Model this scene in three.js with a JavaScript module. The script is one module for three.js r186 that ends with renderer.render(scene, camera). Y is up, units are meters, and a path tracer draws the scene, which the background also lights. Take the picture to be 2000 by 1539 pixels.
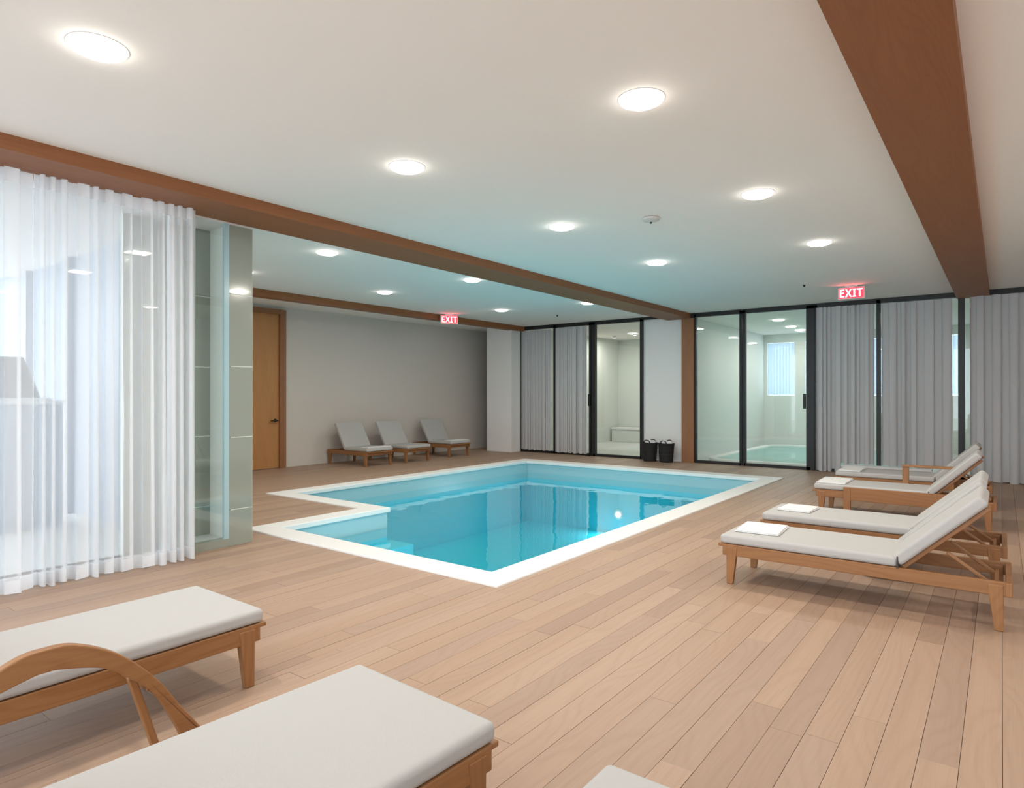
import * as THREE from 'three';
import { RoundedBoxGeometry } from 'three/addons/geometries/RoundedBoxGeometry.js';
import { mergeGeometries } from 'three/addons/utils/BufferGeometryUtils.js';
import { RectAreaLightUniformsLib } from 'three/addons/lights/RectAreaLightUniformsLib.js';
import { FontLoader } from 'three/addons/loaders/FontLoader.js';
import { TextGeometry } from 'three/addons/geometries/TextGeometry.js';

// ---------------------------------------------------------------- camera, sky, exposure
// Plan coordinates: u runs across the far window wall (to the right), w runs from the camera's end of the hall to that wall; x = u, z = -w.
RectAreaLightUniformsLib.init();
const scene = new THREE.Scene();
const camera = new THREE.PerspectiveCamera(2 * Math.atan(769.5 / 1260) * 180 / Math.PI, 2000 / 1539, 0.05, 200);
camera.rotation.order = 'YXZ';
camera.position.set(0, 1.5, 0);
camera.rotation.set(0.002, 0.6496, 0);
scene.background = new THREE.Color().setRGB(2.4, 2.58, 2.9);
const renderer = new THREE.WebGLRenderer({ antialias: true });
renderer.toneMapping = THREE.LinearToneMapping;
renderer.toneMappingExposure = 1.78;
renderer.shadowMap.enabled = true;
const LAMP = 74, LAMP_RGB = [1.0, 0.925, 0.83];

// ---------------------------------------------------------------- helpers
let seed = 7;
const rnd = () => { seed = (seed * 1664525 + 1013904223) >>> 0; return seed / 4294967296; };
const rr = (a, b) => a + (b - a) * rnd();
const taken = new Map();
function numbered(name) {
  const n = taken.get(name) || 0; taken.set(name, n + 1);
  return n ? name + '_' + String(n).padStart(3, '0') : name;
}
const rgb = (r, g, b) => new THREE.Color().setRGB(r, g, b);
function tag(o, label, category, group, kind) {
  o.userData.label = label; o.userData.category = category;
  if (group) o.userData.group = group;
  if (kind) o.userData.kind = kind;
  return o;
}
function thing(name, label, category, u, y, w, turn = 0, group) {
  const o = new THREE.Group(); o.name = numbered(name); o.position.set(u, y, -w); o.rotation.y = turn;
  scene.add(o); return tag(o, label, category, group);
}
function part(name, geo, mat, parent) {
  const m = new THREE.Mesh(geo, mat); m.name = name; parent.add(m); return m;
}
function solo(name, geo, mat, u, y, w, label, category, group, kind) {
  const m = new THREE.Mesh(geo, mat); m.name = numbered(name); m.position.set(u, y, -w); scene.add(m);
  return tag(m, label, category, group, kind);
}
function setting(name, label, category = 'wall') {
  const o = new THREE.Group(); o.name = name; scene.add(o); return tag(o, label, category, null, 'structure');
}
// box given by plan ranges, uv in metres
function metreUV(g, sx = 1, sy = 1, ox = 0, oy = 0, grain = null) {
  const p = g.attributes.position, n = g.attributes.normal, uv = new Float32Array(p.count * 2);
  for (let i = 0; i < p.count; i++) {
    const x = p.getX(i), y = p.getY(i), z = p.getZ(i), ax = Math.abs(n.getX(i)), ay = Math.abs(n.getY(i)), az = Math.abs(n.getZ(i));
    let a, b;
    if (grain === 'x') { b = x; a = ay >= az ? z : y; if (ax > ay && ax > az) { a = z; b = y; } }
    else if (grain === 'y') { b = y; a = ax >= az ? z : x; if (ay > ax && ay > az) { a = x; b = z; } }
    else if (grain === 'z') { b = z; a = ay >= ax ? x : y; if (az > ax && az > ay) { a = x; b = y; } }
    else if (ay >= ax && ay >= az) { a = x; b = z; } else if (ax >= az) { a = z; b = y; } else { a = x; b = y; }
    uv[2 * i] = a * sx + ox; uv[2 * i + 1] = b * sy + oy;
  }
  g.setAttribute('uv', new THREE.BufferAttribute(uv, 2));
  return g;
}
function bx(u0, u1, y0, y1, w0, w1, grain = null) {
  const g = new THREE.BoxGeometry(Math.abs(u1 - u0), Math.abs(y1 - y0), Math.abs(w1 - w0));
  g.translate((u0 + u1) / 2, (y0 + y1) / 2, -(w0 + w1) / 2);
  return metreUV(g, grain ? 2 : 1, grain ? 0.5 : 1, grain ? rnd() : 0, grain ? rnd() : 0, grain);
}
// a wooden bar in local axes, softened edges, grain along its longest side
function bar(lx, ly, lz, x = 0, y = 0, z = 0, r = 0.006) {
  const g = new RoundedBoxGeometry(lx, ly, lz, 2, Math.min(r, lx / 2.1, ly / 2.1, lz / 2.1));
  g.translate(x, y, z);
  const grain = lx >= ly && lx >= lz ? 'x' : ly >= lz ? 'y' : 'z';
  return metreUV(g, 2, 0.5, rnd(), rnd(), grain);
}
function taperedLeg(h, top, bottom, depth, lean) {      // lean: which side keeps vertical (-1 or 1)
  const g = new RoundedBoxGeometry(top, h, depth, 2, 0.006);
  const p = g.attributes.position;
  for (let i = 0; i < p.count; i++) {
    const t = 0.5 - p.getY(i) / h, x = p.getX(i), k = 1 - t * (1 - bottom / top);
    p.setX(i, lean * top / 2 + (x - lean * top / 2) * k);
    p.setZ(i, p.getZ(i) * (1 - t * 0.25));
  }
  g.computeVertexNormals(); g.translate(0, h / 2, 0);
  return metreUV(g, 2, 0.5, rnd(), rnd(), 'y');
}
// ---------------------------------------------------------------- textures
const hash = (x, y, s) => { let h = (x * 374761393 + y * 668265263 + s * 974634777) | 0; h = Math.imul(h ^ (h >>> 13), 1274126177); return ((h ^ (h >>> 16)) >>> 0) / 4294967296; };
function vnoise(x, y, px, py, s) {                       // periodic value noise
  const xi = Math.floor(x), yi = Math.floor(y), fx = x - xi, fy = y - yi, u = fx * fx * (3 - 2 * fx), v = fy * fy * (3 - 2 * fy);
  const H = (a, b) => hash(((a % px) + px) % px, ((b % py) + py) % py, s);
  return (H(xi, yi) * (1 - u) + H(xi + 1, yi) * u) * (1 - v) + (H(xi, yi + 1) * (1 - u) + H(xi + 1, yi + 1) * u) * v;
}
function tex(w, h, fn, srgb = true) {
  const d = new Uint8Array(w * h * 4);
  for (let j = 0; j < h; j++) for (let i = 0; i < w; i++) {
    const c = fn(i / w, j / h); const k = 4 * (j * w + i);
    for (let q = 0; q < 3; q++) d[k + q] = Math.max(0, Math.min(255, Math.round(255 * (Array.isArray(c) ? c[q] : c))));
    d[k + 3] = 255;
  }
  const t = new THREE.DataTexture(d, w, h); t.wrapS = t.wrapT = THREE.RepeatWrapping; t.magFilter = THREE.LinearFilter; t.minFilter = THREE.LinearFilter;
  if (srgb) t.colorSpace = THREE.SRGBColorSpace; t.needsUpdate = true; return t;
}
const grainAt = (x, y, s) => {                           // 0..1 wood figure: rings stretched along y
  const warp = vnoise(x * 3, y * 3, 3, 3, s) * 1.6 + vnoise(x * 7, y * 5, 7, 5, s + 1) * 0.4;
  const ring = 0.5 + 0.5 * Math.sin((x * 9 + warp * 3.2) * 6.2832);
  const fine = vnoise(x * 90, y * 8, 90, 8, s + 2) * 0.6 + vnoise(x * 200, y * 20, 200, 20, s + 3) * 0.4;
  const broad = vnoise(x * 4, y * 2, 4, 2, s + 4);
  return 0.25 * Math.pow(ring, 3) + 0.45 * fine + 0.3 * broad;
};
const deckTex = tex(384, 1024, (x, y) => { const g = grainAt(x, y, 11); return [0.97 - 0.075 * g, 0.965 - 0.09 * g, 0.96 - 0.105 * g]; });
const beamTex = tex(256, 512, (x, y) => { const g = grainAt(x, y, 61); return [1 - 0.1 * g, 1 - 0.13 * g, 1 - 0.15 * g]; });
const teakTex = tex(384, 768, (x, y) => { const g = grainAt(x, y, 31); return [1 - 0.17 * g, 1 - 0.22 * g, 1 - 0.26 * g]; });
const weaveTex = tex(256, 256, (x, y) => 0.5 + 0.25 * Math.sin(x * 6.2832 * 64) * Math.sin(y * 6.2832 * 64) + 0.3 * (vnoise(x * 60, y * 60, 60, 60, 5) - 0.5), false);
const waveTex = tex(512, 512, (x, y) => 0.55 * vnoise(x * 6, y * 6, 6, 6, 41) + 0.3 * vnoise(x * 13, y * 13, 13, 13, 42) + 0.15 * vnoise(x * 29, y * 29, 29, 29, 43), false);
const plasterTex = tex(256, 256, (x, y) => 0.5 * vnoise(x * 40, y * 40, 40, 40, 51) + 0.5 * vnoise(x * 110, y * 110, 110, 110, 52), false);
// ---------------------------------------------------------------- materials
const std = (c, o = {}) => new THREE.MeshStandardMaterial({ color: c, roughness: 0.6, ...o });
const phys = (c, o = {}) => new THREE.MeshPhysicalMaterial({ color: c, roughness: 0.6, ...o });
const M = {
  ceiling: std(rgb(0.92, 0.885, 0.84), { roughness: 0.9 }),
  wall: std(rgb(0.68, 0.635, 0.59), { roughness: 0.9, bumpMap: plasterTex, bumpScale: 0.0006 }),
  whiteWall: std(rgb(0.84, 0.83, 0.82), { roughness: 0.85, bumpMap: plasterTex, bumpScale: 0.0006 }),
  spaWall: std(rgb(0.72, 0.76, 0.73), { roughness: 0.8 }),
  beam: std(rgb(0.31, 0.12, 0.042), { roughness: 0.55, map: beamTex }),
  post: std(rgb(0.34, 0.155, 0.07), { roughness: 0.55, map: beamTex }),
  doorWood: std(rgb(0.54, 0.265, 0.095), { roughness: 0.5, map: beamTex }),
  teak: std(rgb(0.37, 0.178, 0.068), { roughness: 0.45, map: teakTex }),
  cushion: phys(rgb(0.48, 0.475, 0.465), { roughness: 0.95, sheen: 0.2, bumpMap: weaveTex, bumpScale: 0.0006 }),
  piping: std(rgb(0.06, 0.06, 0.06), { roughness: 0.9 }),
  towel: std(rgb(0.80, 0.80, 0.80), { roughness: 1, bumpMap: weaveTex, bumpScale: 0.0012 }),
  black: std(rgb(0.012, 0.013, 0.015), { roughness: 0.45 }),
  basket: std(rgb(0.014, 0.014, 0.015), { roughness: 0.8 }),
  coping: std(rgb(0.86, 0.85, 0.83), { roughness: 0.5 }),
  band: std(rgb(0.36, 0.58, 0.63), { roughness: 0.3 }),
  basin: std(rgb(0.04, 0.64, 0.78), { roughness: 0.5 }),
  water: phys(rgb(0.78, 0.96, 0.985), { transmission: 1, thickness: 0, roughness: 0, ior: 1.33, bumpMap: waveTex, bumpScale: 0.004 }),
  tubWater: phys(rgb(0.62, 0.88, 0.86), { transmission: 1, thickness: 0, roughness: 0, ior: 1.33 }),
  tub: std(rgb(0.55, 0.72, 0.70), { roughness: 0.4 }),
  glass: phys(rgb(0.955, 0.985, 0.975), { transmission: 1, thickness: 0, roughness: 0, ior: 1.5 }),
  glassEdge: phys(rgb(0.40, 0.58, 0.63), { roughness: 0.15 }),
  tile: phys(rgb(0.30, 0.33, 0.285), { roughness: 0.12, clearcoat: 0.5, clearcoatRoughness: 0.05 }),
  grout: std(rgb(0.70, 0.74, 0.68), { roughness: 0.8 }),
  sheer: phys(rgb(0.86, 0.87, 0.89), { transparent: true, opacity: 0.55, transmission: 0.3, thickness: 0, roughness: 1, side: THREE.DoubleSide }),
  sheerHem: phys(rgb(0.86, 0.87, 0.89), { transmission: 0.4, thickness: 0, roughness: 1, side: THREE.DoubleSide }),
  drape: phys(rgb(0.60, 0.59, 0.61), { transmission: 0.18, thickness: 0, roughness: 1, side: THREE.DoubleSide }),
  trimWhite: std(rgb(0.8, 0.8, 0.8), { roughness: 0.4 }),
  lamp: new THREE.MeshStandardMaterial({ color: 0xffffff, emissive: rgb(1, 0.97, 0.93), emissiveIntensity: 3, roughness: 0.6 }),
  brass: std(rgb(0.06, 0.045, 0.03), { metalness: 0.8, roughness: 0.35 }),
  joist: std(rgb(0.05, 0.035, 0.028), { roughness: 0.95 }),
  paleFloor: std(rgb(0.62, 0.64, 0.63), { roughness: 0.35 }),
  terrace: std(rgb(0.72, 0.71, 0.69), { roughness: 0.9 }),
  cladding: std(rgb(0.80, 0.81, 0.82), { roughness: 0.7 }),
  facadeGrey: std(rgb(0.36, 0.43, 0.52), { roughness: 0.5 }),
  slate: std(rgb(0.16, 0.17, 0.20), { roughness: 0.7 }),
  blind: phys(rgb(0.50, 0.60, 0.70), { transmission: 0.3, thickness: 0, roughness: 1, side: THREE.DoubleSide }),
  signRed: new THREE.MeshStandardMaterial({ color: rgb(0.5, 0.02, 0.03), emissive: rgb(1, 0.06, 0.10), emissiveIntensity: 0.8 }),
  signPale: new THREE.MeshStandardMaterial({ color: rgb(0.9, 0.7, 0.7), emissive: rgb(1, 0.62, 0.62), emissiveIntensity: 0.75 }),
  detector: std(rgb(0.62, 0.60, 0.58), { roughness: 0.5 }),
};
const deckMats = [[0.47, 0.322, 0.232], [0.455, 0.309, 0.22], [0.49, 0.34, 0.246], [0.405, 0.273, 0.2], [0.468, 0.318, 0.223], [0.435, 0.301, 0.224], [0.48, 0.337, 0.246]]
  .map(c => std(rgb(...c), { roughness: 0.5, map: deckTex, bumpMap: deckTex, bumpScale: 0.0004 }));

// ---------------------------------------------------------------- the setting
const H = 3.33, SOFFIT = 3.22, WF = 13.95;
const POOL_OUT = [[-3.13, 3.93], [-3.13, 12.22], [-8.9, 12.22], [-8.9, 5.54], [-6.74, 5.54], [-6.74, 3.93]];
const POOL_IN = [[-3.42, 4.22], [-3.42, 11.86], [-8.58, 11.86], [-8.58, 5.83], [-6.45, 5.83], [-6.45, 4.22]];
const WATER = -0.25, DEPTH = -1.35;

{ // ceiling
  const c = setting('ceiling', 'smooth off-white plaster ceiling over the pool hall', 'ceiling');
  part('plaster_slab', bx(-12.15, 3.2, H, H + 0.2, -3.2, 20.6), M.ceiling, c);
}
{ // walls
  const wl = setting('wall_left', 'plain grey wall behind the three short chaises');
  part('wall_panel', bx(-12.1, -11.9, -0.1, H, 3.45, 16.1), M.wall, wl);
  const wr = setting('wall_return', 'wall closing the side bay beside the tiled pier');
  part('wall_panel', bx(-11.9, -6.55, -0.1, H, 3.45, 3.65), M.whiteWall, wr);
  const wn = setting('wall_near', 'wall around the unseen wide window at the camera end of the hall');
  part('wall_panel', bx(-6.3, -5.9, -0.1, H, -3.1, -2.9), M.whiteWall, wn);
  part('wall_panel', bx(2.6, 3.2, -0.1, H, -3.1, -2.9), M.whiteWall, wn);
  part('wall_panel', bx(-5.9, 2.6, -0.1, 0.1, -3.1, -2.9), M.whiteWall, wn);
  const w11 = setting('window_11', 'unseen wide daylight window behind the camera, lighting the near ceiling', 'window');  // out of view, placed to light the ceiling near the camera
  for (let k = 0; k < 4; k++) {
    part('pane', bx(-5.9 + 2.125 * k, -5.9 + 2.125 * (k + 1), 0.1, H, -3.01, -3.0), M.glass, w11);
    part('frame_bar', bx(-5.9 + 2.125 * (k + 1) - 0.04, -5.9 + 2.125 * (k + 1), 0.1, H, -3.05, -2.96), M.black, w11);
  }
  const gr = setting('unseen_forecourt', 'unseen pale stone forecourt bouncing daylight through the window behind the camera', 'terrace');  // out of view, its pale stone throws daylight up to the ceiling
  part('forecourt_slab', bx(-6.2, 16, -0.3, -0.06, -24, -3.1), M.terrace, gr);
  const wri = setting('wall_right', 'plain wall along the right side of the hall');
  part('wall_panel', bx(3.0, 3.2, -0.1, H, -2.9, 20.5), M.whiteWall, wri);
  const pier = setting('wall_pier', 'white pier beside the dark corridor opening at the far end');
  part('pier_block', bx(-11.11, -10.27, 0, H, 13.5, 14.1), M.whiteWall, pier);
  const cor = setting('wall_corridor', 'unlit end wall of the corridor behind the white pier');
  part('wall_panel', bx(-11.9, -10.35, -0.1, H, 15.9, 16.1), M.wall, cor);
  part('wall_panel', bx(-10.42, -10.3, -0.1, H, 14.1, 15.9), M.wall, cor);
  const far = setting('wall_far', 'pale wall strip between the sliding glass door and the wooden post');
  part('wall_panel', bx(-6.72, -5.74, 0, 3.27, 13.97, 14.12), M.whiteWall, far);
}
{ // spa room and hot tub room behind the glass
  const spa = setting('wall_spa_room', 'pale green-white walls of the room behind the left glass door');
  part('back_panel', bx(-10.3, -5.95, -0.1, H, 19.3, 19.5), M.spaWall, spa);
  part('side_panel', bx(-10.3, -10.2, -0.1, H, 14.12, 19.3), M.spaWall, spa);
  part('partition', bx(-5.95, -5.78, -0.1, H, 14.12, 20.3), M.spaWall, spa);
  const tr = setting('wall_tub_room', 'pale back wall of the hot tub room with window openings');
  const wins = [[-5.68, -4.9], [-4.6, -3.75], [-3.1, -2.3], [-1.55, -0.75], [0.2, 1.0]];
  let u = -5.95;
  part('wall_panel', bx(-5.95, 3.0, -0.1, 1.5, 20.3, 20.5), M.spaWall, tr);
  part('wall_panel', bx(-5.95, 3.0, 3.08, H, 20.3, 20.5), M.spaWall, tr);
  for (const [a, b] of wins) { part('wall_panel', bx(u, a, 1.5, 3.08, 20.3, 20.5), M.spaWall, tr); u = b; }
  part('wall_panel', bx(u, 3.0, 1.5, 3.08, 20.3, 20.5), M.spaWall, tr);
  wins.forEach(([a, b], i) => {
    const g = setting('window_' + (6 + i), ['window with pale vertical blinds left in the tub room back wall', 'window half hidden by the black door stile in the tub room', 'tub room window behind the first grey curtain', 'tub room window showing in the gap beside the dark mullion', 'tub room window behind the rightmost grey curtain'][i], 'window');
    part('pane', bx(a, b, 1.5, 3.08, 20.44, 20.45), M.glass, g);
    const n = 9, s = (b - a) / n;
    for (let k = 0; k < n; k++) { const sl = new THREE.PlaneGeometry(s * 1.02, 1.56); sl.rotateY(0.35); const m = part('blind_slat', sl, M.blind, g); m.position.set(a + s * (k + 0.5), 2.29, -20.36); }
  });
  const fl = setting('floor_wet_rooms', 'pale tiled floor of the rooms behind the glass wall', 'floor');
  part('tile_bed', bx(-10.3, 3.0, -0.15, -0.002, 14.1, 20.4), M.paleFloor, fl);
}
{ // beams and post
  const b1 = setting('trim_1', 'long brown wooden ceiling beam ending at the wooden post', 'beam');
  part('beam_board', bx(-6.12, -5.54, SOFFIT, H, -2.9, 13.97, 'z'), M.beam, b1);
  const b2 = setting('trim_2', 'wide brown wooden ceiling beam over the right row of loungers', 'beam');
  part('beam_board', bx(-0.64, -0.17, SOFFIT, H, -2.9, 13.97, 'z'), M.beam, b2);
  const b3 = setting('trim_3', 'slim brown wooden beam near the grey left wall', 'beam');
  part('beam_board', bx(-10.38, -10.14, SOFFIT - 0.01, H, 3.65, 13.9, 'z'), M.beam, b3);
  const p = setting('trim_4', 'brown wooden post standing against the far glass wall', 'post');
  part('post_board', bx(-5.74, -5.46, 0, SOFFIT, 13.86, 14.1, 'y'), M.post, p);
}
{ // deck of planks with the pool cut out
  const fl = setting('floor', 'pale timber plank deck around the pool', 'floor');
  // dark bed under the plank joints, in four slabs around the pool
  const bed = [];
  for (const [a, b, c, d] of [[-11.9, -8.9, 3.65, 13.97], [-8.9, -6.74, 3.65, 5.54], [-8.9, -3.13, 12.22, 13.97], [-6.74, -3.13, -2.9, 3.93], [-3.13, 3.0, -2.9, 13.97], [-6.74, -5.9, -2.9, 3.93]]) bed.push(bx(a, b, -0.2, -0.03, c, d));
  bed.push(bx(-11.9, -10.4, -0.2, -0.03, 13.97, 15.9));
  part('deck_bed', mergeGeometries(bed), M.joist, fl);
  const PW = 0.14, cols = [], cuts = [-8.9, -6.74, -3.13];
  let edges = []; for (let u = -11.9; u < 3.001; u += PW) edges.push(u);
  edges = edges.concat(cuts, [3.0]).sort((a, b) => a - b).filter((e, i, a) => i === 0 || e - a[i - 1] > 0.02 || cuts.includes(e));
  const planks = [];
  const s0 = Math.sin(0.6496), c0 = Math.cos(0.6496);
  const px = (u, w) => { const d = -s0 * u + c0 * w, l = c0 * u + s0 * w; return d < 0.3 ? null : [1000 + 1260 * l / d, 772 + 1260 * 1.5 / d]; };
  for (let i = 0; i + 1 < edges.length; i++) {
    const a = edges[i], b = edges[i + 1], m = (a + b) / 2;
    if (b - a < 0.015) continue;
    let runs = m < -6.3 ? [[3.66, 13.96]] : [[-2.88, 13.96]];
    if (m < -10.42) runs = [[3.66, 13.96], [13.96, 15.9]];
    const cut = (lo, hi) => { runs = runs.flatMap(([p, q]) => [[p, Math.min(q, lo)], [Math.max(p, hi), q]]).filter(([p, q]) => q - p > 0.02); };
    if (m > -8.9 && m < -6.74) cut(5.54, 12.22);
    if (m > -6.74 && m < -3.13) cut(3.93, 12.22);
    for (const [p, q] of runs) {
      let w = p, first = true;
      while (w < q - 0.001) {
        let L = first ? rr(0.5, 2.3) : rr(1.5, 2.5); first = false;
        if (q - w - L < 0.45) L = q - w;
        // how large it shows: sampled footprint inside the frame
        let seen = 0; for (let k = 0; k < 8; k++) { const t = w + L * (k + 0.5) / 8, s = px(m, t); if (s && s[0] > 0 && s[0] < 2000 && s[1] < 1539) { const d = -s0 * m + c0 * t; seen += (b - a) * L / 8 / (d * d * d); } }
        planks.push({ a, b, w0: w, w1: w + L, seen, mat: Math.floor(rnd() * deckMats.length), ox: rnd(), oy: rnd(), dy: rr(-0.0006, 0.0006) });
        w += L;
      }
    }
  }
  planks.sort((p, q) => q.seen - p.seen);
  const rest = deckMats.map(() => []);
  planks.forEach((p, i) => {
    const g = new THREE.BoxGeometry(p.b - p.a - 0.0022, 0.026, p.w1 - p.w0 - 0.002);
    metreUV(g, 2, 0.5, p.ox, p.oy, 'z');
    g.translate((p.a + p.b) / 2, -0.013 + p.dy - 0.0006, -(p.w0 + p.w1) / 2);
    if (i < 300) part(i ? 'plank_' + String(i).padStart(3, '0') : 'plank', g, deckMats[p.mat], fl);
    else rest[p.mat].push(g);
  });
  const geo = mergeGeometries(rest.filter(r => r.length).map(r => mergeGeometries(r)), true);
  const far = part('far_planks', geo, deckMats.filter((m, i) => rest[i].length), fl); far.userData.kind = 'stuff';
}
{ // pool
  const pool = setting('swimming_pool', 'L-shaped swimming pool with white coping and turquoise basin', 'pool');
  const toShape = (pts, S = THREE.Shape) => { const s = new S(); pts.forEach(([u, w], i) => i ? s.lineTo(u, w) : s.moveTo(u, w)); s.closePath(); return s; };
  const ring = toShape(POOL_OUT); ring.holes.push(toShape(POOL_IN, THREE.Path));
  const cg = new THREE.ExtrudeGeometry(ring, { depth: 0.04, bevelEnabled: true, bevelThickness: 0.012, bevelSize: 0.012, bevelOffset: -0.012, bevelSegments: 3 });
  cg.rotateX(-Math.PI / 2); cg.translate(0, -0.045 + 0.012, 0);
  part('coping', cg, M.coping, pool);
  const strips = (y0, y1, pts) => {                     // vertical wall strips with thickness, facing the water
    const gs = []; const n = pts.length;
    for (let i = 0; i < n; i++) {
      const [u0, w0] = pts[i], [u1, w1] = pts[(i + 1) % n], t = 0.1;
      let e = i === 3 ? 0.02 : 0; const du = u1 - u0, dw = w1 - w0, L = Math.hypot(du, dw), nx = dw / L, nw = -du / L;    // outward for this winding
      gs.push(bx(Math.min(u0, u1, u0 + nx * t, u1 + nx * t), Math.max(u0, u1, u0 + nx * t, u1 + nx * t) - e, y0, y1, Math.min(w0, w1, w0 + nw * t, w1 + nw * t), Math.max(w0, w1, w0 + nw * t, w1 + nw * t)));
    }
    return mergeGeometries(gs);
  };
  const wallLine = POOL_IN.map(([u, w], i) => { const out = POOL_OUT[i]; return [u + Math.sign(out[0] - u) * 0.03, w + Math.sign(out[1] - w) * 0.03]; });
  part('waterline_band', strips(WATER - 0.12, -0.035, wallLine), M.band, pool);
  part('basin_wall', strips(DEPTH, WATER - 0.12, wallLine), M.basin, pool);
  part('basin_floor', mergeGeometries([bx(-8.75, -3.3, DEPTH - 0.1, DEPTH, 5.75, 12.0), bx(-6.6, -3.3, DEPTH - 0.1, DEPTH, 4.1, 5.75)]), M.basin, pool);
  for (let k = 0; k < 3; k++) part('step', bx(-6.48, -6.05 + 0.36 * k, DEPTH, -0.42 - 0.3 * k, 4.19, 5.86), M.basin, pool);
  for (const [u, w, turn] of [[-6.28, 11.885, 0], [-4.9, 4.195, Math.PI], [-3.395, 6.4, Math.PI / 2], [-3.395, 9.6, Math.PI / 2]]) {   // underwater lamps in the basin walls; the last three are out of view, brightening the pool
    const g = new THREE.Group(); g.name = 'pool_light'; g.position.set(u, -0.95, -w); g.rotation.y = turn; pool.add(g);
    const b = new THREE.CylinderGeometry(0.1, 0.1, 0.03, 24); b.rotateX(Math.PI / 2); part('bezel', b, M.trimWhite, g);
    const d = new THREE.CylinderGeometry(0.055, 0.055, 0.012, 24); d.rotateX(Math.PI / 2); d.translate(0, 0, 0.018); part('lens', d, M.lamp, g);
    const l = new THREE.RectAreaLight(rgb(0.75, 0.95, 1), 400, 0.1, 0.1); l.position.z = 0.03; l.rotation.y = Math.PI; g.add(l);
  }
  const wg = new THREE.ShapeGeometry(toShape(wallLine)); wg.rotateX(-Math.PI / 2);
  metreUV(wg, 0.35, 0.35);
  solo('pool_water', wg, M.water, 0, WATER, 0, 'calm turquoise water filling the swimming pool', 'water', null, 'stuff');
}
{ // glass wall at the far end
  const fr = (g, u0, u1, y0, y1, w0 = 13.9, w1 = 14.0) => part('frame_bar', bx(u0, u1, y0, y1, w0, w1), M.black, g);
  const pane = (g, u0, u1) => part('pane', bx(u0, u1, 0.06, 3.24, 13.945, 13.953), M.glass, g);
  const unit = (name, label, us, cat = 'window') => {
    const g = setting(name, label, cat), a = us[0][0], b = us[us.length - 1][0];
    fr(g, a - us[0][1] / 2, b + us[us.length - 1][1] / 2, 3.24, 3.33); fr(g, a, b, 0, 0.06);
    us.forEach(([u, t]) => t && fr(g, u - t / 2, u + t / 2, 0.0, 3.3));
    for (let i = 0; i + 1 < us.length; i++) pane(g, us[i][0], us[i + 1][0]);
    return g;
  };
  const handle = (g, u) => { part('handle', bar(0.05, 0.3, 0.05, u, 1.38, -13.87, 0.01), M.black, g); };
  unit('window_2', 'black framed glass panels behind the two narrow grey curtains', [[-10.25, 0.06], [-9.18, 0.08], [-8.13, 0.07]]);
  handle(unit('door_2', 'black framed sliding glass door left of the laundry baskets', [[-8.05, 0.12], [-6.75, 0.07]], 'door'), -8.14);
  unit('window_3', 'black framed fixed glass panel beside the wooden post', [[-5.44, 0.04], [-4.44, 0.05]]);
  handle(unit('door_3', 'black framed sliding glass door in front of the hot tub', [[-4.37, 0.06], [-3.06, 0.15]], 'door'), -3.16);
  unit('window_4', 'black framed glass panels behind the wide grey curtains', [[-2.95, 0.05], [-1.86, 0.07], [-0.57, 0.1], [0.75, 0.1], [2.1, 0.1], [2.97, 0.06]]);
  const h = setting('trim_5', 'black header strip over the pale wall beside the post', 'trim');
  part('header_bar', bx(-6.72, -6.3, 3.27, H, 13.9, 14.0), M.black, h);
  part('header_bar', bx(-5.54, -5.46, 3.22, H, 13.9, 14.0), M.black, h);
  part('header_infill', bx(-6.3, -5.74, 3.27, H, 13.97, 14.12), M.whiteWall, h);
  const led = setting('trim_6', 'low white ledge under the grey curtains behind the loungers', 'trim');
  part('ledge_top', bx(-2.45, -1.0, 0.13, 0.17, 13.7, 13.88), M.trimWhite, led);
  part('ledge_box', bx(-2.43, -1.02, 0, 0.13, 13.74, 13.88), M.wall, led);
}
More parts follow.
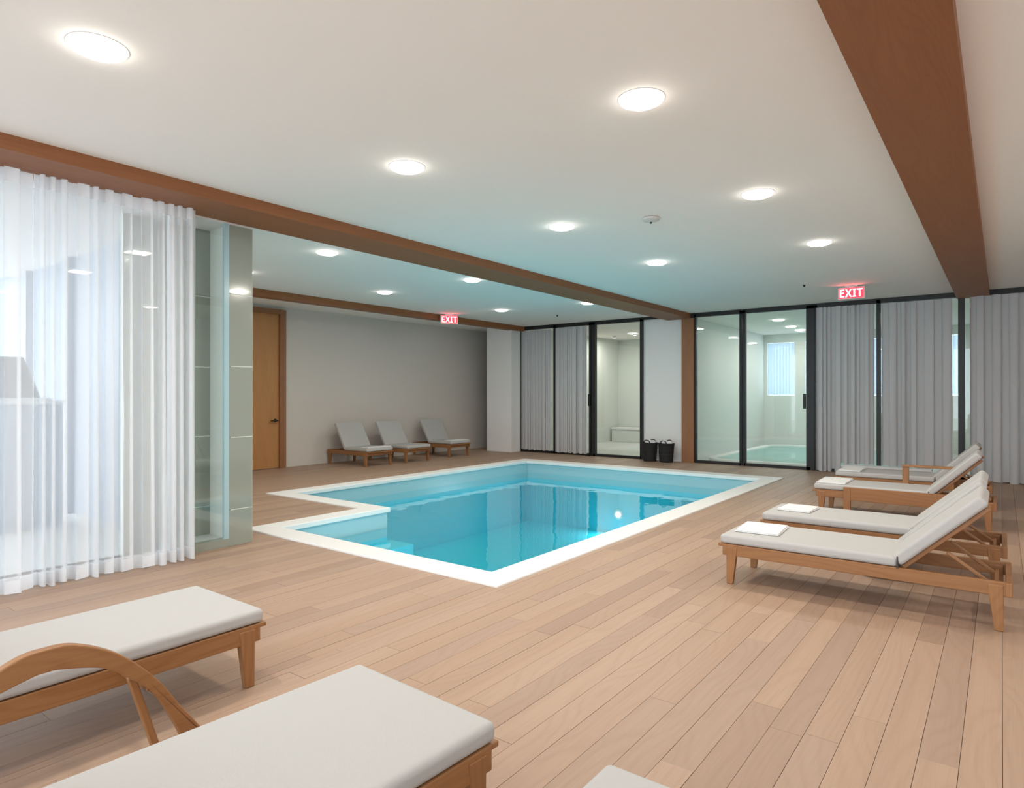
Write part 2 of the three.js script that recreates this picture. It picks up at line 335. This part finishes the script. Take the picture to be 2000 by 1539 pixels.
{ // left facade: window wall behind the sheer curtains, tiled pier at its end
  const g = setting('window_1', 'tall window wall behind the white sheer curtains', 'window');
  for (let k = 0; k < 3; k++) {
    const a = -2.9 + k * 1.93, b = a + 1.93;
    part('pane', bx(-6.21, -6.2, 0.06, 3.2, a, b), M.glass, g);
    part('frame_bar', bx(-6.24, -6.17, 0, SOFFIT, b - 0.03, b + 0.03), M.trimWhite, g);
  }
  part('frame_bar', bx(-6.24, -6.17, 0, 0.06, -2.9, 2.9), M.trimWhite, g);
  const hd = setting('wall_lintel', 'wall strip above the tall curtained window');
  part('lintel', bx(-6.6, -6.12, SOFFIT - 0.02, H, -3.1, 3.65), M.whiteWall, hd);
  // pier
  const p = setting('wall_tiled_pier', 'grey-green glazed tile pier beside the white curtains');
  part('grout_bed', bx(-6.55, -6.1115, 0.002, SOFFIT - 0.02, 3.42, 3.653), M.grout, p);
  const rows = [0, 0.36, 1.08, 1.79, 2.51, SOFFIT - 0.02];
  for (let i = 0; i + 1 < rows.length; i++) {
    part('tile', bx(-6.125, -6.11, rows[i] + 0.004, rows[i + 1] - 0.004, 3.4, 3.65), M.tile, p);
    part('tile', bx(-6.55, -6.13, rows[i] + 0.004, rows[i + 1] - 0.004, 3.64, 3.655), M.tile, p);
  }
  part('grout_bed', bx(-6.6, -6.517, 0, SOFFIT - 0.02, 2.6, 3.42), M.grout, p);
  for (let i = 0; i + 1 < rows.length; i++) part('tile', bx(-6.53, -6.515, rows[i] + 0.004, rows[i + 1] - 0.004, 2.6, 3.42), M.tile, p);
  part('plinth_tile', bx(-6.2, -6.11, 0, 0.08, 2.9, 3.4), M.tile, p);
  part('niche_floor', bx(-6.53, -6.2, 0, 0.07, 2.9, 3.42), M.paleFloor, p);
  const w5 = setting('window_5', 'narrow glass pane with blue edge set into the tiled pier', 'window');
  part('pane', bx(-6.13, -6.122, 0.08, SOFFIT - 0.02, 2.9, 3.36), M.glass, w5);
  part('edge_strip', bx(-6.14, -6.108, 0.08, SOFFIT - 0.02, 3.35, 3.4), M.glassEdge, w5);
}
// ---------------------------------------------------------------- door on the left wall
{
  const d = setting('door_1', 'tall brown wooden door in the grey left wall', 'door');
  part('leaf', bx(-11.9, -11.87, 0.01, 3.16, 6.75, 7.68, 'y'), M.doorWood, d);
  part('jamb', bx(-11.9, -11.82, 0, 3.26, 7.68, 7.82, 'y'), M.post, d);
  part('jamb', bx(-11.9, -11.82, 0, 3.26, 6.62, 6.75, 'y'), M.post, d);
  part('head', bx(-11.9, -11.825, 3.16, 3.26, 6.75, 7.68, 'z'), M.post, d);
  const hg = new THREE.CylinderGeometry(0.04, 0.03, 0.02, 16); hg.rotateZ(Math.PI / 2); hg.translate(-11.86, 0.98, -7.6);
  const hs = part('handle', mergeGeometries([hg, bar(0.07, 0.02, 0.02, -11.83, 0.98, -7.6).toNonIndexed ? bar(0.07, 0.02, 0.02, -11.83, 0.98, -7.6) : hg, bar(0.028, 0.028, 0.16, -11.8, 0.98, -7.54)].map(x => x.index ? x.toNonIndexed() : x)), M.brass, d);
  hs.userData.label = 'dark metal lever handle';
}
// ---------------------------------------------------------------- ceiling lights
function ceilingLight(u, w, label, power = 1, r = 0.14) {
  const t = thing('ceiling_light', label, 'ceiling light', u, H, w, 0, 'round recessed ceiling lights');
  const prof = [[r * 0.94, 0], [r * 1.03, 0], [r * 1.03, -0.002], [r * 0.96, -0.003], [r * 0.94, 0]].map(p => new THREE.Vector2(...p));
  part('trim_ring', new THREE.LatheGeometry(prof, 40), M.trimWhite, t);
  const d = new THREE.LatheGeometry([[0, -0.04], [0.06, -0.038], [0.105, -0.03], [0.132, -0.016], [r * 0.97, 0]].map(p => new THREE.Vector2(...p)), 40);
  part('diffuser', d, M.lamp, t);
  const l = new THREE.RectAreaLight(rgb(...LAMP_RGB), LAMP * power, 0.25, 0.25); l.rotation.x = -Math.PI / 2; l.position.y = -0.045; t.add(l);
  const halo = new THREE.PointLight(rgb(...LAMP_RGB), 0.06 * power); halo.position.y = -0.028; halo.shadow.radius = 0.5; t.add(halo);   // the domed lens also throws light sideways along the ceiling
  return t;
}
const lights = [
  [-3.78, 1.38, 'largest round ceiling light, near the top left corner above the curtains'],
  [-1.77, 3.65, 'large round ceiling light nearest the wide beam'],
  [-3.79, 3.6, 'round ceiling light second in the row left of the smoke detector'],
  [-1.76, 6.0, 'second round ceiling light along the wide beam'],
  [-3.79, 5.88, 'round ceiling light third in the row left of the smoke detector'],
  [-1.74, 8.37, 'round ceiling light beside the wide beam nearest the exit sign'],
  [-3.78, 8.27, 'round ceiling light beyond the smoke detector, farthest over the pool centre'],
  [-6.86, 5.13, 'largest round ceiling light in the bay between long beam and slim beam'],
  [-6.67, 7.74, 'round ceiling light touching the long beam edge in the middle of the side bay'],
  [-8.7, 7.73, 'round ceiling light above the wooden door side of the side bay'],
  [-8.53, 10.86, 'round ceiling light right of the small pink exit sign'],
  [-6.51, 11.05, 'round ceiling light at the far end of the long beam'],
  [-8.95, 5.2, 'round ceiling light half hidden behind the tiled pier'],
  [-4.3, 16.3, 'largest ceiling light in the hot tub room'],
  [-4.45, 18.07, 'middle ceiling light in the hot tub room'],
  [-4.49, 19.21, 'farthest ceiling light in the hot tub room'],
  [-1.7, 17.0, 'tub room ceiling light above the middle grey curtain'],
  [0.2, 17.0, 'tub room ceiling light above the rightmost grey curtain'],
];
for (const [u, w, l] of lights) ceilingLight(u, w, l, w > 14 ? 0.7 : u < -5.6 ? 0.75 : 1);
// lamps of the near end and of the right bay, outside the picture: their light falls on the ceiling right of the wide beam and on the near loungers
for (const [u, w, l] of [[-1.77, 1.3, 'unseen ceiling light above the bottom centre lounger'], [-3.78, -0.95, 'unseen ceiling light at the near wall on the curtain side'], [-1.77, -1.0, 'unseen ceiling light at the near wall beside the beam'],
  [1.4, 1.3, 'unseen near ceiling light of the right bay'], [1.4, 3.65, 'unseen second ceiling light of the right bay'], [1.4, 6.0, 'unseen third ceiling light of the right bay'], [1.4, 8.37, 'unseen far ceiling light of the right bay']]) ceilingLight(u, w, l, u > 0 ? 0.6 : 0.3);
function spot(u, w, label) {  // spot positions and strength chosen to light the room evenly
  const t = thing('spotlight', label, 'spotlight', u, H, w, 0, 'small spotlights of the room behind the glass door');
  const can = new THREE.CylinderGeometry(0.05, 0.05, 0.06, 20); can.translate(0, -0.03, 0); part('can', can, M.trimWhite, t);
  const b = new THREE.CylinderGeometry(0.04, 0.04, 0.008, 20); b.translate(0, -0.064, 0); part('bulb', b, M.lamp, t);
  const l = new THREE.RectAreaLight(rgb(...LAMP_RGB), 700, 0.07, 0.07); l.rotation.x = -Math.PI / 2; l.position.y = -0.075; t.add(l);
}
spot(-9.5, 17.7, 'small spotlight washing the wall behind the left glass door');
spot(-8.6, 17.3, 'small spotlight left of the pair behind the glass door');
spot(-7.5, 17.0, 'small spotlight right of the pair behind the glass door');
// ---------------------------------------------------------------- exit signs, detector, sprinklers
const font = await new FontLoader().loadAsync('fonts/droid/droid_sans_bold.typeface.json');
function exitSign(u, w, turn, label, drop) {
  const t = thing('exit_sign', label, 'exit sign', u, H, w, turn);
  part('canopy', bar(0.2, 0.02, 0.06, 0, -0.01, 0), M.trimWhite, t);
  part('housing', bar(0.40, 0.2, 0.05, 0, -0.02 - drop - 0.1, 0, 0.008), M.trimWhite, t);
  const f = part('face', bar(0.37, 0.17, 0.01, 0, -0.02 - drop - 0.1, 0.026, 0.002), M.signRed, t);
  const tg = new TextGeometry('EXIT', { font, size: 0.125, depth: 0.006, curveSegments: 4 });
  tg.computeBoundingBox(); const bb = tg.boundingBox; tg.translate(-(bb.min.x + bb.max.x) / 2, -(bb.min.y + bb.max.y) / 2, 0);
  tg.scale(0.98, 1.1, 1);
  const lt = part('lettering', tg, M.signPale, f); lt.position.set(0, -0.02 - drop - 0.1, 0.031);
  const l = new THREE.RectAreaLight(rgb(1, 0.1, 0.12), 2.2, 0.36, 0.16); l.position.set(0, -0.02 - drop - 0.1, 0.045); l.rotation.y = Math.PI; t.add(l);
}
exitSign(-2.0, 12.0, 0, 'red glowing exit sign hanging from the ceiling near the wide beam', 0.005);
exitSign(-9.95, 10.75, 0.9, 'small red exit sign beside the slim beam above the chaises', 0.0);
{
  const t = thing('smoke_detector', 'flat round smoke detector on the ceiling between the two light rows', 'smoke detector', -2.88, H, 6.16);
  const prof = [[0, -0.045], [0.03, -0.045], [0.05, -0.035], [0.085, -0.028], [0.09, -0.01], [0.085, 0], [0, 0]].map(p => new THREE.Vector2(...p)).reverse();
  part('cover', new THREE.LatheGeometry(prof, 32), M.detector, t);
  const s = new THREE.SphereGeometry(0.012, 12, 8); s.translate(0, -0.05, 0); part('sensor', s, M.black, t);
  for (const [u, w, l] of [[-2.6, 11.4, 'dark sprinkler head on the ceiling left of the red exit sign'], [-8.05, 12.3, 'dark sprinkler head on the ceiling above the narrow curtains']]) {
    const k = thing('sprinkler_head', l, 'sprinkler', u, H, w);
    const a = new THREE.CylinderGeometry(0.03, 0.035, 0.008, 20); a.translate(0, -0.004, 0); part('escutcheon', a, M.detector, k);
    const b = new THREE.CylinderGeometry(0.022, 0.012, 0.035, 12); b.translate(0, -0.025, 0); part('nozzle', b, M.black, k);
  }
}
// ---------------------------------------------------------------- curtains
function fabric(a, b, y0, y1, foldW, amp, opts = {}) {    // a, b = [u, w] ends; wavy sheet in world coordinates
  const L = Math.hypot(b[0] - a[0], b[1] - a[1]), du = (b[0] - a[0]) / L, dw = (b[1] - a[1]) / L, nu = -dw, nw = du;
  const folds = [0]; let s = 0; while (s < L) { s += (typeof foldW === 'function' ? foldW(s) : foldW) * rr(0.5, 1.6); folds.push(s); }
  const amps = folds.map(() => rr(0.55, 1.25)), lean = folds.map(() => rr(-0.35, 0.35));
  const per = 16, nx = Math.min(900, (folds.length - 1) * per), ny = opts.ny || 14, pos = [], uv = [], idx = [];
  for (let j = 0; j <= ny; j++) for (let i = 0; i <= nx; i++) {
    const t = j / ny, q = i / nx * L; let k = 0; while (k + 2 < folds.length && folds[k + 1] <= q) k++;
    const drop = 1 - t;                                    // 0 at the heading, 1 at the hem
    const f = (q - folds[k]) / (folds[k + 1] - folds[k]);
    const amp1 = (amps[k] * (1 - f) + amps[k + 1] * f);
    const sgn = Math.sin(f * 2 * Math.PI);
    const off = amp * amp1 * (0.5 + 0.5 * drop) * (sgn + 0.25 * Math.sin(f * 4 * Math.PI + lean[k] * 6)) + amp * 0.5 * drop * Math.sin(q * 5.1 + (opts.ph || 0));
    const sway = drop * drop * (opts.flare || 0) * (q / L - 0.5) + 0.35 * amp * drop * lean[k] * Math.sin(f * Math.PI);
    const omega = -(opts.omega ?? 0.13) * (folds[k + 1] - folds[k]) * Math.sin(f * 4 * Math.PI);   // cloth doubles back on itself in each pleat
    const y = y0 + (y1 - y0) * t, hemWave = t === 0 ? 0.008 * Math.sin(q * 40) : 0;
    pos.push(a[0] + du * (q + sway + omega) + nu * off, y + hemWave, -(a[1] + dw * (q + sway + omega) + nw * off)); uv.push(q, y);
  }
  for (let j = 0; j < ny; j++) for (let i = 0; i < nx; i++) { const p = j * (nx + 1) + i; idx.push(p, p + 1, p + nx + 2, p, p + nx + 2, p + nx + 1); }
  const g = new THREE.BufferGeometry();
  g.setAttribute('position', new THREE.Float32BufferAttribute(pos, 3)); g.setAttribute('uv', new THREE.Float32BufferAttribute(uv, 2)); g.setIndex(idx); g.computeVertexNormals();
  g.userData = { nx, ny }; return g;
}
function split(g, rowsFrom, rowsTo) {                      // keep only some rows of a fabric sheet
  const { nx } = g.userData, c = g.clone(), idx = [];
  for (let j = rowsFrom; j < rowsTo; j++) for (let i = 0; i < nx; i++) { const p = j * (nx + 1) + i; idx.push(p, p + 1, p + nx + 2, p, p + nx + 2, p + nx + 1); }
  c.setIndex(idx); return c;
}
function curtain(name, label, group, a, b, y0, y1, foldW, amp, mats, opts = {}) {
  const t = thing(name, label, 'curtain', a[0], 0, a[1], 0, group);
  const ny = 30, g = fabric(a, b, y0, y1, foldW, amp, { ...opts, ny }); g.translate(-a[0], 0, a[1]);
  part('drop', split(g, 1, opts.head ? ny - 1 : ny), mats[0], t);
  part('hem', split(g, 0, 1), mats[1], t);
  if (opts.head) part('heading_tape', split(g, ny - 1, ny), mats[1], t);
}
const SH = [M.sheer, M.sheerHem], DR = [M.drape, M.drape];
curtain('sheer_curtain', 'white sheer curtain running off the left edge of the picture', 'white sheer curtains', [-5.95, -2.7], [-5.95, 1.706], 0.012, SOFFIT - 0.005, 0.15, 0.06, SH, { head: true, ph: 1.2 });
curtain('sheer_curtain', 'white sheer curtain with dense pleats next to the tiled pier', 'white sheer curtains', [-5.95, 1.738], [-5.94, 2.98], 0.012, SOFFIT - 0.005, s => s < 0.12 ? 0.05 : s < 0.82 ? 0.13 : 0.085, 0.065, SH, { head: true, ph: 0.3 });
curtain('grey_curtain', 'narrow grey curtain next to the white pier', 'grey curtains on the far glass wall', [-10.2, 13.84], [-9.25, 13.84], 0.07, 3.2, 0.085, 0.028, DR);
curtain('grey_curtain', 'narrow grey curtain left of the sliding glass door', 'grey curtains on the far glass wall', [-9.11, 13.84], [-8.2, 13.84], 0.05, 3.22, 0.095, 0.033, DR);
curtain('grey_curtain', 'long grey curtain just right of the hot tub door', 'grey curtains on the far glass wall', [-2.93, 13.82], [-2.505, 13.82], 0.01, 3.23, 0.14, 0.05, DR);
curtain('grey_curtain', 'grey curtain ending on the white ledge left of the slim mullion', 'grey curtains on the far glass wall', [-2.495, 13.83], [-1.92, 13.83], 0.18, 3.23, 0.14, 0.045, DR);
curtain('grey_curtain', 'wide grey curtain on the white ledge between two dark mullions', 'grey curtains on the far glass wall', [-1.79, 13.83], [-0.7, 13.83], 0.18, 3.22, 0.17, 0.055, DR);
curtain('grey_curtain', 'grey floor-length curtain at the right edge behind the loungers', 'grey curtains on the far glass wall', [-0.44, 13.8], [1.6, 13.8], 0.01, 3.22, 0.17, 0.06, DR);

// ---------------------------------------------------------------- loungers
const RAIL0 = 0.225, RAIL1 = 0.315, CUSH = 0.072;
function cushionGeo(lx, ly, lz) {
  const g = new RoundedBoxGeometry(lx, ly, lz, 5, Math.min(0.026, ly / 2.1)), p = g.attributes.position;
  for (let i = 0; i < p.count; i++) {                     // slight pillow on the faces
    const x = p.getX(i) / lx, z = p.getZ(i) / lz;
    if (p.getY(i) > 0) p.setY(i, p.getY(i) + 0.004 * Math.cos(x * Math.PI) * Math.cos(z * Math.PI));
  }
  g.computeVertexNormals(); return metreUV(g, 4, 4);
}
// local axes: x from foot (0) to head (L), z across, y up
function lounger(label, group, u, w, turn, o = {}) {
  const L = o.L || 1.84, W = o.W || 0.66, seat = o.seat || 1.23, back = o.back || 0.665, ang = o.ang || 0.76;
  const t = thing('sun_lounger', label, 'sun lounger', u, 0, w, turn, group);
  const z = W / 2 - 0.0225;
  part('foot_rail', bar(0.04, 0.022, W - 0.01, 0.0, RAIL1 - 0.012, 0), M.teak, t);
  for (const s of [-1, 1]) {
    part('side_rail', bar(L - 0.03, RAIL1 - RAIL0, 0.035, L / 2, (RAIL0 + RAIL1) / 2, s * z), M.teak, t);
    const lf = part('leg', taperedLeg(RAIL1 - 0.02, 0.085, 0.048, 0.05, -1), M.teak, t); lf.position.set(0.09, 0, s * (z - 0.002));
    const lb = part('leg', taperedLeg(RAIL1 - 0.02, 0.085, 0.048, 0.05, 1), M.teak, t); lb.position.set(L - 0.075, 0, s * (z - 0.002));
  }
  part('foot_apron', bar(0.03, 0.075, W - 0.05, 0.05, RAIL1 - 0.05, 0), M.teak, t);
  part('head_rail', bar(0.035, RAIL1 - RAIL0, W + 0.005, L - 0.005, (RAIL0 + RAIL1) / 2, 0), M.teak, t);
  for (let k = 0; k < 8; k++) part('slat', bar(0.07, 0.016, W - 0.06, 0.1 + (seat - 0.1) * k / 7.4, RAIL1 - 0.012, 0), M.teak, t);
  const sc = part('seat_cushion', cushionGeo(seat, CUSH, W), M.cushion, t); sc.position.set(seat / 2 - 0.005, RAIL1 + CUSH / 2 + 0.002, 0);
  const b = new THREE.Group(); b.name = 'backrest'; b.position.set(seat + 0.01, RAIL1 + 0.005, 0); b.rotation.z = ang; t.add(b);
  for (const s of [-1, 1]) part('backrest_stile', bar(back, 0.03, 0.04, back / 2, -0.015, s * (z - 0.045)), M.teak, b);
  for (let k = 0; k < 6; k++) part('backrest_slat', bar(0.06, 0.014, W - 0.13, 0.06 + (back - 0.12) * k / 5, -0.008, 0), M.teak, b);
  const bc = part('back_cushion', cushionGeo(back + 0.02, CUSH + 0.008, W), M.cushion, b); bc.position.set(back / 2 + 0.015, CUSH / 2 + 0.006, 0);
  if (!o.plain) {                                         // dark ties where seat and back cushions meet, and the prop
    part('tie', bar(0.012, CUSH + 0.012, W + 0.004, seat - 0.004, RAIL1 + CUSH / 2, 0, 0.004), M.piping, t);
    for (const s of [-1, 1]) { const rest = part('prop', bar(0.34, 0.022, 0.022, 0, 0, 0), M.teak, t); rest.position.set(seat + 0.41, RAIL0 + 0.115, s * 0.2); rest.rotation.z = -0.62; }
    part('prop_bar', bar(0.025, 0.025, W - 0.09, seat + 0.54, RAIL0 + 0.03, 0), M.teak, t);
  }
  return t;
}
const RG = 'loungers in the right row', LG = 'loungers at the bottom left', BG = 'short chaises against the grey wall';
const RL1 = lounger('nearest lounger of the right row, with a folded towel on its foot', RG, -1.8, 5.46, 0);
lounger('second lounger of the right row, behind the nearest one', RG, -1.82, 6.66, 0);
const RL3 = lounger('lounger with wooden armrests, third in the right row', RG, -1.9, 9.17, 0, { ang: 0.78 });
lounger('farthest lounger of the right row, in front of the white ledge', RG, -1.95, 10.75, 0, { ang: 0.78 });
{ // armrests of the third
  for (const s of [-1, 1]) {
    const zz = s * 0.335, hTop = s < 0 ? 0.6 : 0.36;
    if (s < 0) { part('arm_post', bar(0.07, 0.3, 0.04, 0.93, 0.45, zz), M.teak, RL3); part('arm_rest', bar(0.62, 0.03, 0.07, 1.2, 0.61, zz), M.teak, RL3); part('arm_post', bar(0.05, 0.3, 0.04, 1.46, 0.45, zz), M.teak, RL3); }
    else { part('side_board', bar(1.15, 0.16, 0.03, 0.98, 0.29, zz + 0.02), M.teak, RL3); part('arm_post', bar(0.08, 0.37, 0.045, 0.38, 0.185, zz + 0.02), M.teak, RL3); }
  }
}
const LL1 = lounger('lounger with a curved wooden arm, next to the sheer curtains', LG, -3.42, 1.9, -Math.PI / 2, { W: 0.7 });
lounger('big white lounger foot end at the bottom centre', LG, -1.755, 1.74, -Math.PI / 2 - 0.045, { W: 0.76 });
lounger('lounger whose white corner just shows at the bottom edge', LG, -0.6, 1.74, -Math.PI / 2, { W: 0.72 });
{ // curved arm of the first: an arch standing on the deck beside the near rail; local x = 1.9 - w, local z = -(u + 3.42)
  const out = [[1.457, 0.000], [1.434, 0.044], [1.349, 0.167], [1.244, 0.325], [1.106, 0.465], [0.962, 0.546], [0.860, 0.561], [0.758, 0.546], [0.614, 0.465], [0.476, 0.325], [0.371, 0.167], [0.286, 0.044], [0.263, 0.000]];
  const inn = [[0.362, 0.000], [0.371, 0.045], [0.435, 0.180], [0.497, 0.278], [0.566, 0.345], [0.669, 0.426], [0.809, 0.469], [0.860, 0.474], [0.911, 0.469], [1.051, 0.426], [1.154, 0.345], [1.223, 0.278], [1.285, 0.180], [1.349, 0.045], [1.358, 0.000]];
  const s = new THREE.Shape(); s.moveTo(1.9 - out[0][0], out[0][1]);
  s.splineThru(out.slice(1).map(([w, y]) => new THREE.Vector2(1.9 - w, y))); s.lineTo(1.9 - inn[0][0], 0);
  s.splineThru(inn.slice(1).map(([w, y]) => new THREE.Vector2(1.9 - w, y))); s.closePath();
  const g = new THREE.ExtrudeGeometry(s, { depth: 0.03, bevelEnabled: true, bevelSize: 0.006, bevelThickness: 0.006, bevelOffset: -0.006, bevelSegments: 2, curveSegments: 12 });
  metreUV(g, 2, 0.5, 0.3, 0.1, 'x');
  const m = part('curved_arm', g, M.teak, LL1); m.position.z = -0.605;
  const strut = part('arm_strut', bar(0.03, 0.36, 0.03), M.teak, LL1); strut.position.set(0.685, 0.173, -0.57); strut.rotation.z = -0.29;
  for (const x of [0.665, 1.44]) part('arm_bracket', bar(0.035, 0.035, 0.26, x, 0.285, -0.46), M.teak, LL1);
}
const chaise = { L: 1.32, W: 0.72, seat: 0.76, back: 0.62, ang: 1.02, plain: true };
lounger('short chaise nearest the wooden door, against the grey wall', BG, -10.5, 9.21, Math.PI, chaise);
lounger('middle short chaise of the three against the grey wall', BG, -10.42, 10.28, Math.PI, chaise);
lounger('short chaise nearest the dark corridor, against the grey wall', BG, -10.55, 11.82, Math.PI, chaise);
{ // loose back cushion leaning unsupported on the deck between the first two loungers of the right row
  const c = thing('loose_cushion', 'spare cream back cushion leaning unsupported between the two nearest right-row loungers', 'cushion', -0.885, 0, 6.165);
  const g = cushionGeo(1.13, 0.075, 0.3); g.translate(0.565, 0.0375, 0); const m = part('pad', g, M.cushion, c); m.rotation.z = 0.78;
}
// ---------------------------------------------------------------- towels
function towel(u, w, lu, lw, turn, label, y = RAIL1 + CUSH + 0.004) {
  const t = thing('folded_towel', label, 'towel', u, y, w, turn, 'folded white towels on loungers');
  for (let k = 0; k < 2; k++) { const g = new RoundedBoxGeometry(lu - 0.012 * k, 0.009, lw - 0.01 * k, 3, 0.004); metreUV(g, 5, 5); const m = part('fold', g, M.towel, t); m.position.y = 0.005 + 0.009 * k; m.rotation.y = 0.02 * k; }
}
towel(-1.58, 5.5, 0.34, 0.42, 0.06, 'folded white towel on the nearest right-row lounger');
towel(-1.58, 6.7, 0.3, 0.36, -0.05, 'folded white towel on the second right-row lounger');
towel(-1.72, 9.17, 0.34, 0.6, 0, 'white towel on the foot of the lounger with armrests');
towel(-1.78, 10.75, 0.3, 0.6, 0, 'white towel on the foot of the farthest lounger');
towel(-10.62, 9.21, 0.22, 0.66, 0, 'white towel on the chaise nearest the wooden door');
towel(-10.68, 11.82, 0.22, 0.66, 0, 'white towel on the chaise nearest the dark corridor');
// ---------------------------------------------------------------- baskets
function basket(u, w, label, tl) {
  const t = thing('laundry_basket', label, 'basket', u, 0, w, 0, 'black laundry baskets by the post');
  const prof = [[0, 0], [0.145, 0], [0.15, 0.01], [0.182, 0.40], [0.19, 0.405], [0.19, 0.425], [0.172, 0.425], [0.142, 0.02], [0, 0.02]].map(p => new THREE.Vector2(...p));
  const g = new THREE.LatheGeometry(prof, 28); g.scale(1, 1, 0.85); part('body', g, M.basket, t);
  for (let k = 0; k < 5; k++) { const tg = new THREE.TorusGeometry(0.155 + 0.0065 * k, 0.006, 6, 36); tg.rotateX(Math.PI / 2); tg.scale(1, 1, 0.85); tg.translate(0, 0.06 + 0.08 * k, 0); part('band', tg, M.basket, t); }
  for (const s of [-1, 1]) {
    const c = new THREE.CatmullRomCurve3([[-0.07, 0.41, 0], [-0.06, 0.46, 0.01], [0, 0.485, 0.015], [0.06, 0.46, 0.01], [0.07, 0.41, 0]].map(p => new THREE.Vector3(p[0], p[1], s * 0.15 + s * p[2])));
    part('handle', new THREE.TubeGeometry(c, 16, 0.011, 8), M.basket, t);
  }
  const tt = thing('rolled_towel', tl, 'towel', u + 0.02, 0.43, w, 0.3);
  const r = new THREE.CapsuleGeometry(0.05, 0.14, 6, 16); r.rotateZ(Math.PI / 2); part('roll', r, M.towel, tt);
}
basket(-6.4, 13.62, 'black laundry basket closer to the glass door', 'white rolled towel in the basket closer to the glass door');
basket(-6.0, 13.62, 'black laundry basket closer to the wooden post', 'white rolled towel in the basket closer to the wooden post');
// ---------------------------------------------------------------- hot tub and spa bench
{
  const t = thing('hot_tub', 'sunken hot tub with white rim behind the glass door', 'hot tub', -3.4, 0, 17.2);
  const rect = (hw, hd, r, S) => { const s = new S(); s.moveTo(-hw + r, -hd); s.lineTo(hw - r, -hd); s.absarc(hw - r, -hd + r, r, -Math.PI / 2, 0); s.lineTo(hw, hd - r); s.absarc(hw - r, hd - r, r, 0, Math.PI / 2); s.lineTo(-hw + r, hd); s.absarc(-hw + r, hd - r, r, Math.PI / 2, Math.PI); s.lineTo(-hw, -hd + r); s.absarc(-hw + r, -hd + r, r, Math.PI, 1.5 * Math.PI); return s; };
  const ring = rect(2.1, 2.75, 0.6, THREE.Shape); ring.holes.push(rect(1.95, 2.6, 0.5, THREE.Path));
  const g = new THREE.ExtrudeGeometry(ring, { depth: 0.04, bevelEnabled: true, bevelSize: 0.015, bevelThickness: 0.015, bevelSegments: 2, curveSegments: 10 }); g.rotateX(-Math.PI / 2);
  part('rim', g, M.coping, t);
  const fl = new THREE.ShapeGeometry(rect(1.98, 2.62, 0.5, THREE.Shape), 10); fl.rotateX(-Math.PI / 2); fl.translate(0, 0.005, 0); part('basin', fl, M.tub, t);
  const wt = new THREE.ShapeGeometry(rect(1.96, 2.61, 0.5, THREE.Shape), 10); wt.rotateX(-Math.PI / 2); wt.translate(0, 0.03, 0);
  part('water', wt, M.tubWater, t);
  const b = thing('spa_bench', 'low pale bench along the wall behind the left glass door', 'bench', -8.1, 0, 18.97);
  part('seat_slab', bar(4.08, 0.07, 0.58, 0, 0.42, 0, 0.02), M.trimWhite, b);
  part('plinth', bar(4.06, 0.38, 0.5, 0, 0.19, 0.02, 0.01), M.spaWall, b);
}
// ---------------------------------------------------------------- outside the curtained window
{
  const tf = setting('floor_terrace', 'pale stone terrace outside the curtained window', 'terrace');
  part('terrace_slab', bx(-30, -6.24, -0.3, -0.06, -14, 3.45), M.terrace, tf);
  const fc = setting('wall_facade', 'white panelled facade of the wing outside the curtained window', 'facade');
  part('facade_base', bx(-24, -6.62, -0.2, 3.42, 3.30, 3.45), M.facadeGrey, fc);
  part('facade_backing', bx(-24, -6.2, 3.36, 7.2, 3.2, 3.5), M.grout, fc);
  for (let r = 0; r < 4; r++) for (let k = 0; k < 12; k++) part('cladding_panel', bx(-6.25 - 1.45 * k, -6.25 - 1.45 * k - 1.435, 3.42 + 0.9 * r, 3.42 + 0.9 * r + 0.885, 2.98, 3.22), M.cladding, fc);
  for (let k = 0; k < 6; k++) part('mullion', bx(-8.2 - 1.6 * k, -8.26 - 1.6 * k, -0.06, 3.4, 3.22, 3.32), M.facadeGrey, fc);
  const pw = thing('garden_wall', 'low grey wall with white capping outside the curtained window', 'wall', -9.1, -0.06, 2.45);
  part('wall_block', bar(0.3, 1.45, 0.9, 0, 0.725, 0), M.facadeGrey, pw);
  part('capping', bar(0.36, 0.05, 0.96, 0, 1.475, 0), M.trimWhite, pw);
  const vt = thing('roof_vent', 'dark slanted vent hood on the low wall outside the window', 'vent', -9.1, 1.44, 2.4);
  const s = new THREE.Shape(); s.moveTo(-0.35, 0); s.lineTo(0.3, 0); s.lineTo(0.12, 0.5); s.lineTo(-0.35, 0.5); s.closePath();
  const g = new THREE.ExtrudeGeometry(s, { depth: 0.2, bevelEnabled: false }); g.rotateY(Math.PI / 2); g.translate(-0.1, 0, 0); part('hood', g, M.slate, vt);
  part('ledge', bar(0.3, 0.03, 0.8, 0, 0.015, 0), M.trimWhite, vt);
}
scene.traverse(o => { if (o.isMesh) { o.castShadow = true; o.receiveShadow = true; } else if (o.isLight && o.shadow) o.castShadow = true; });
renderer.render(scene, camera);
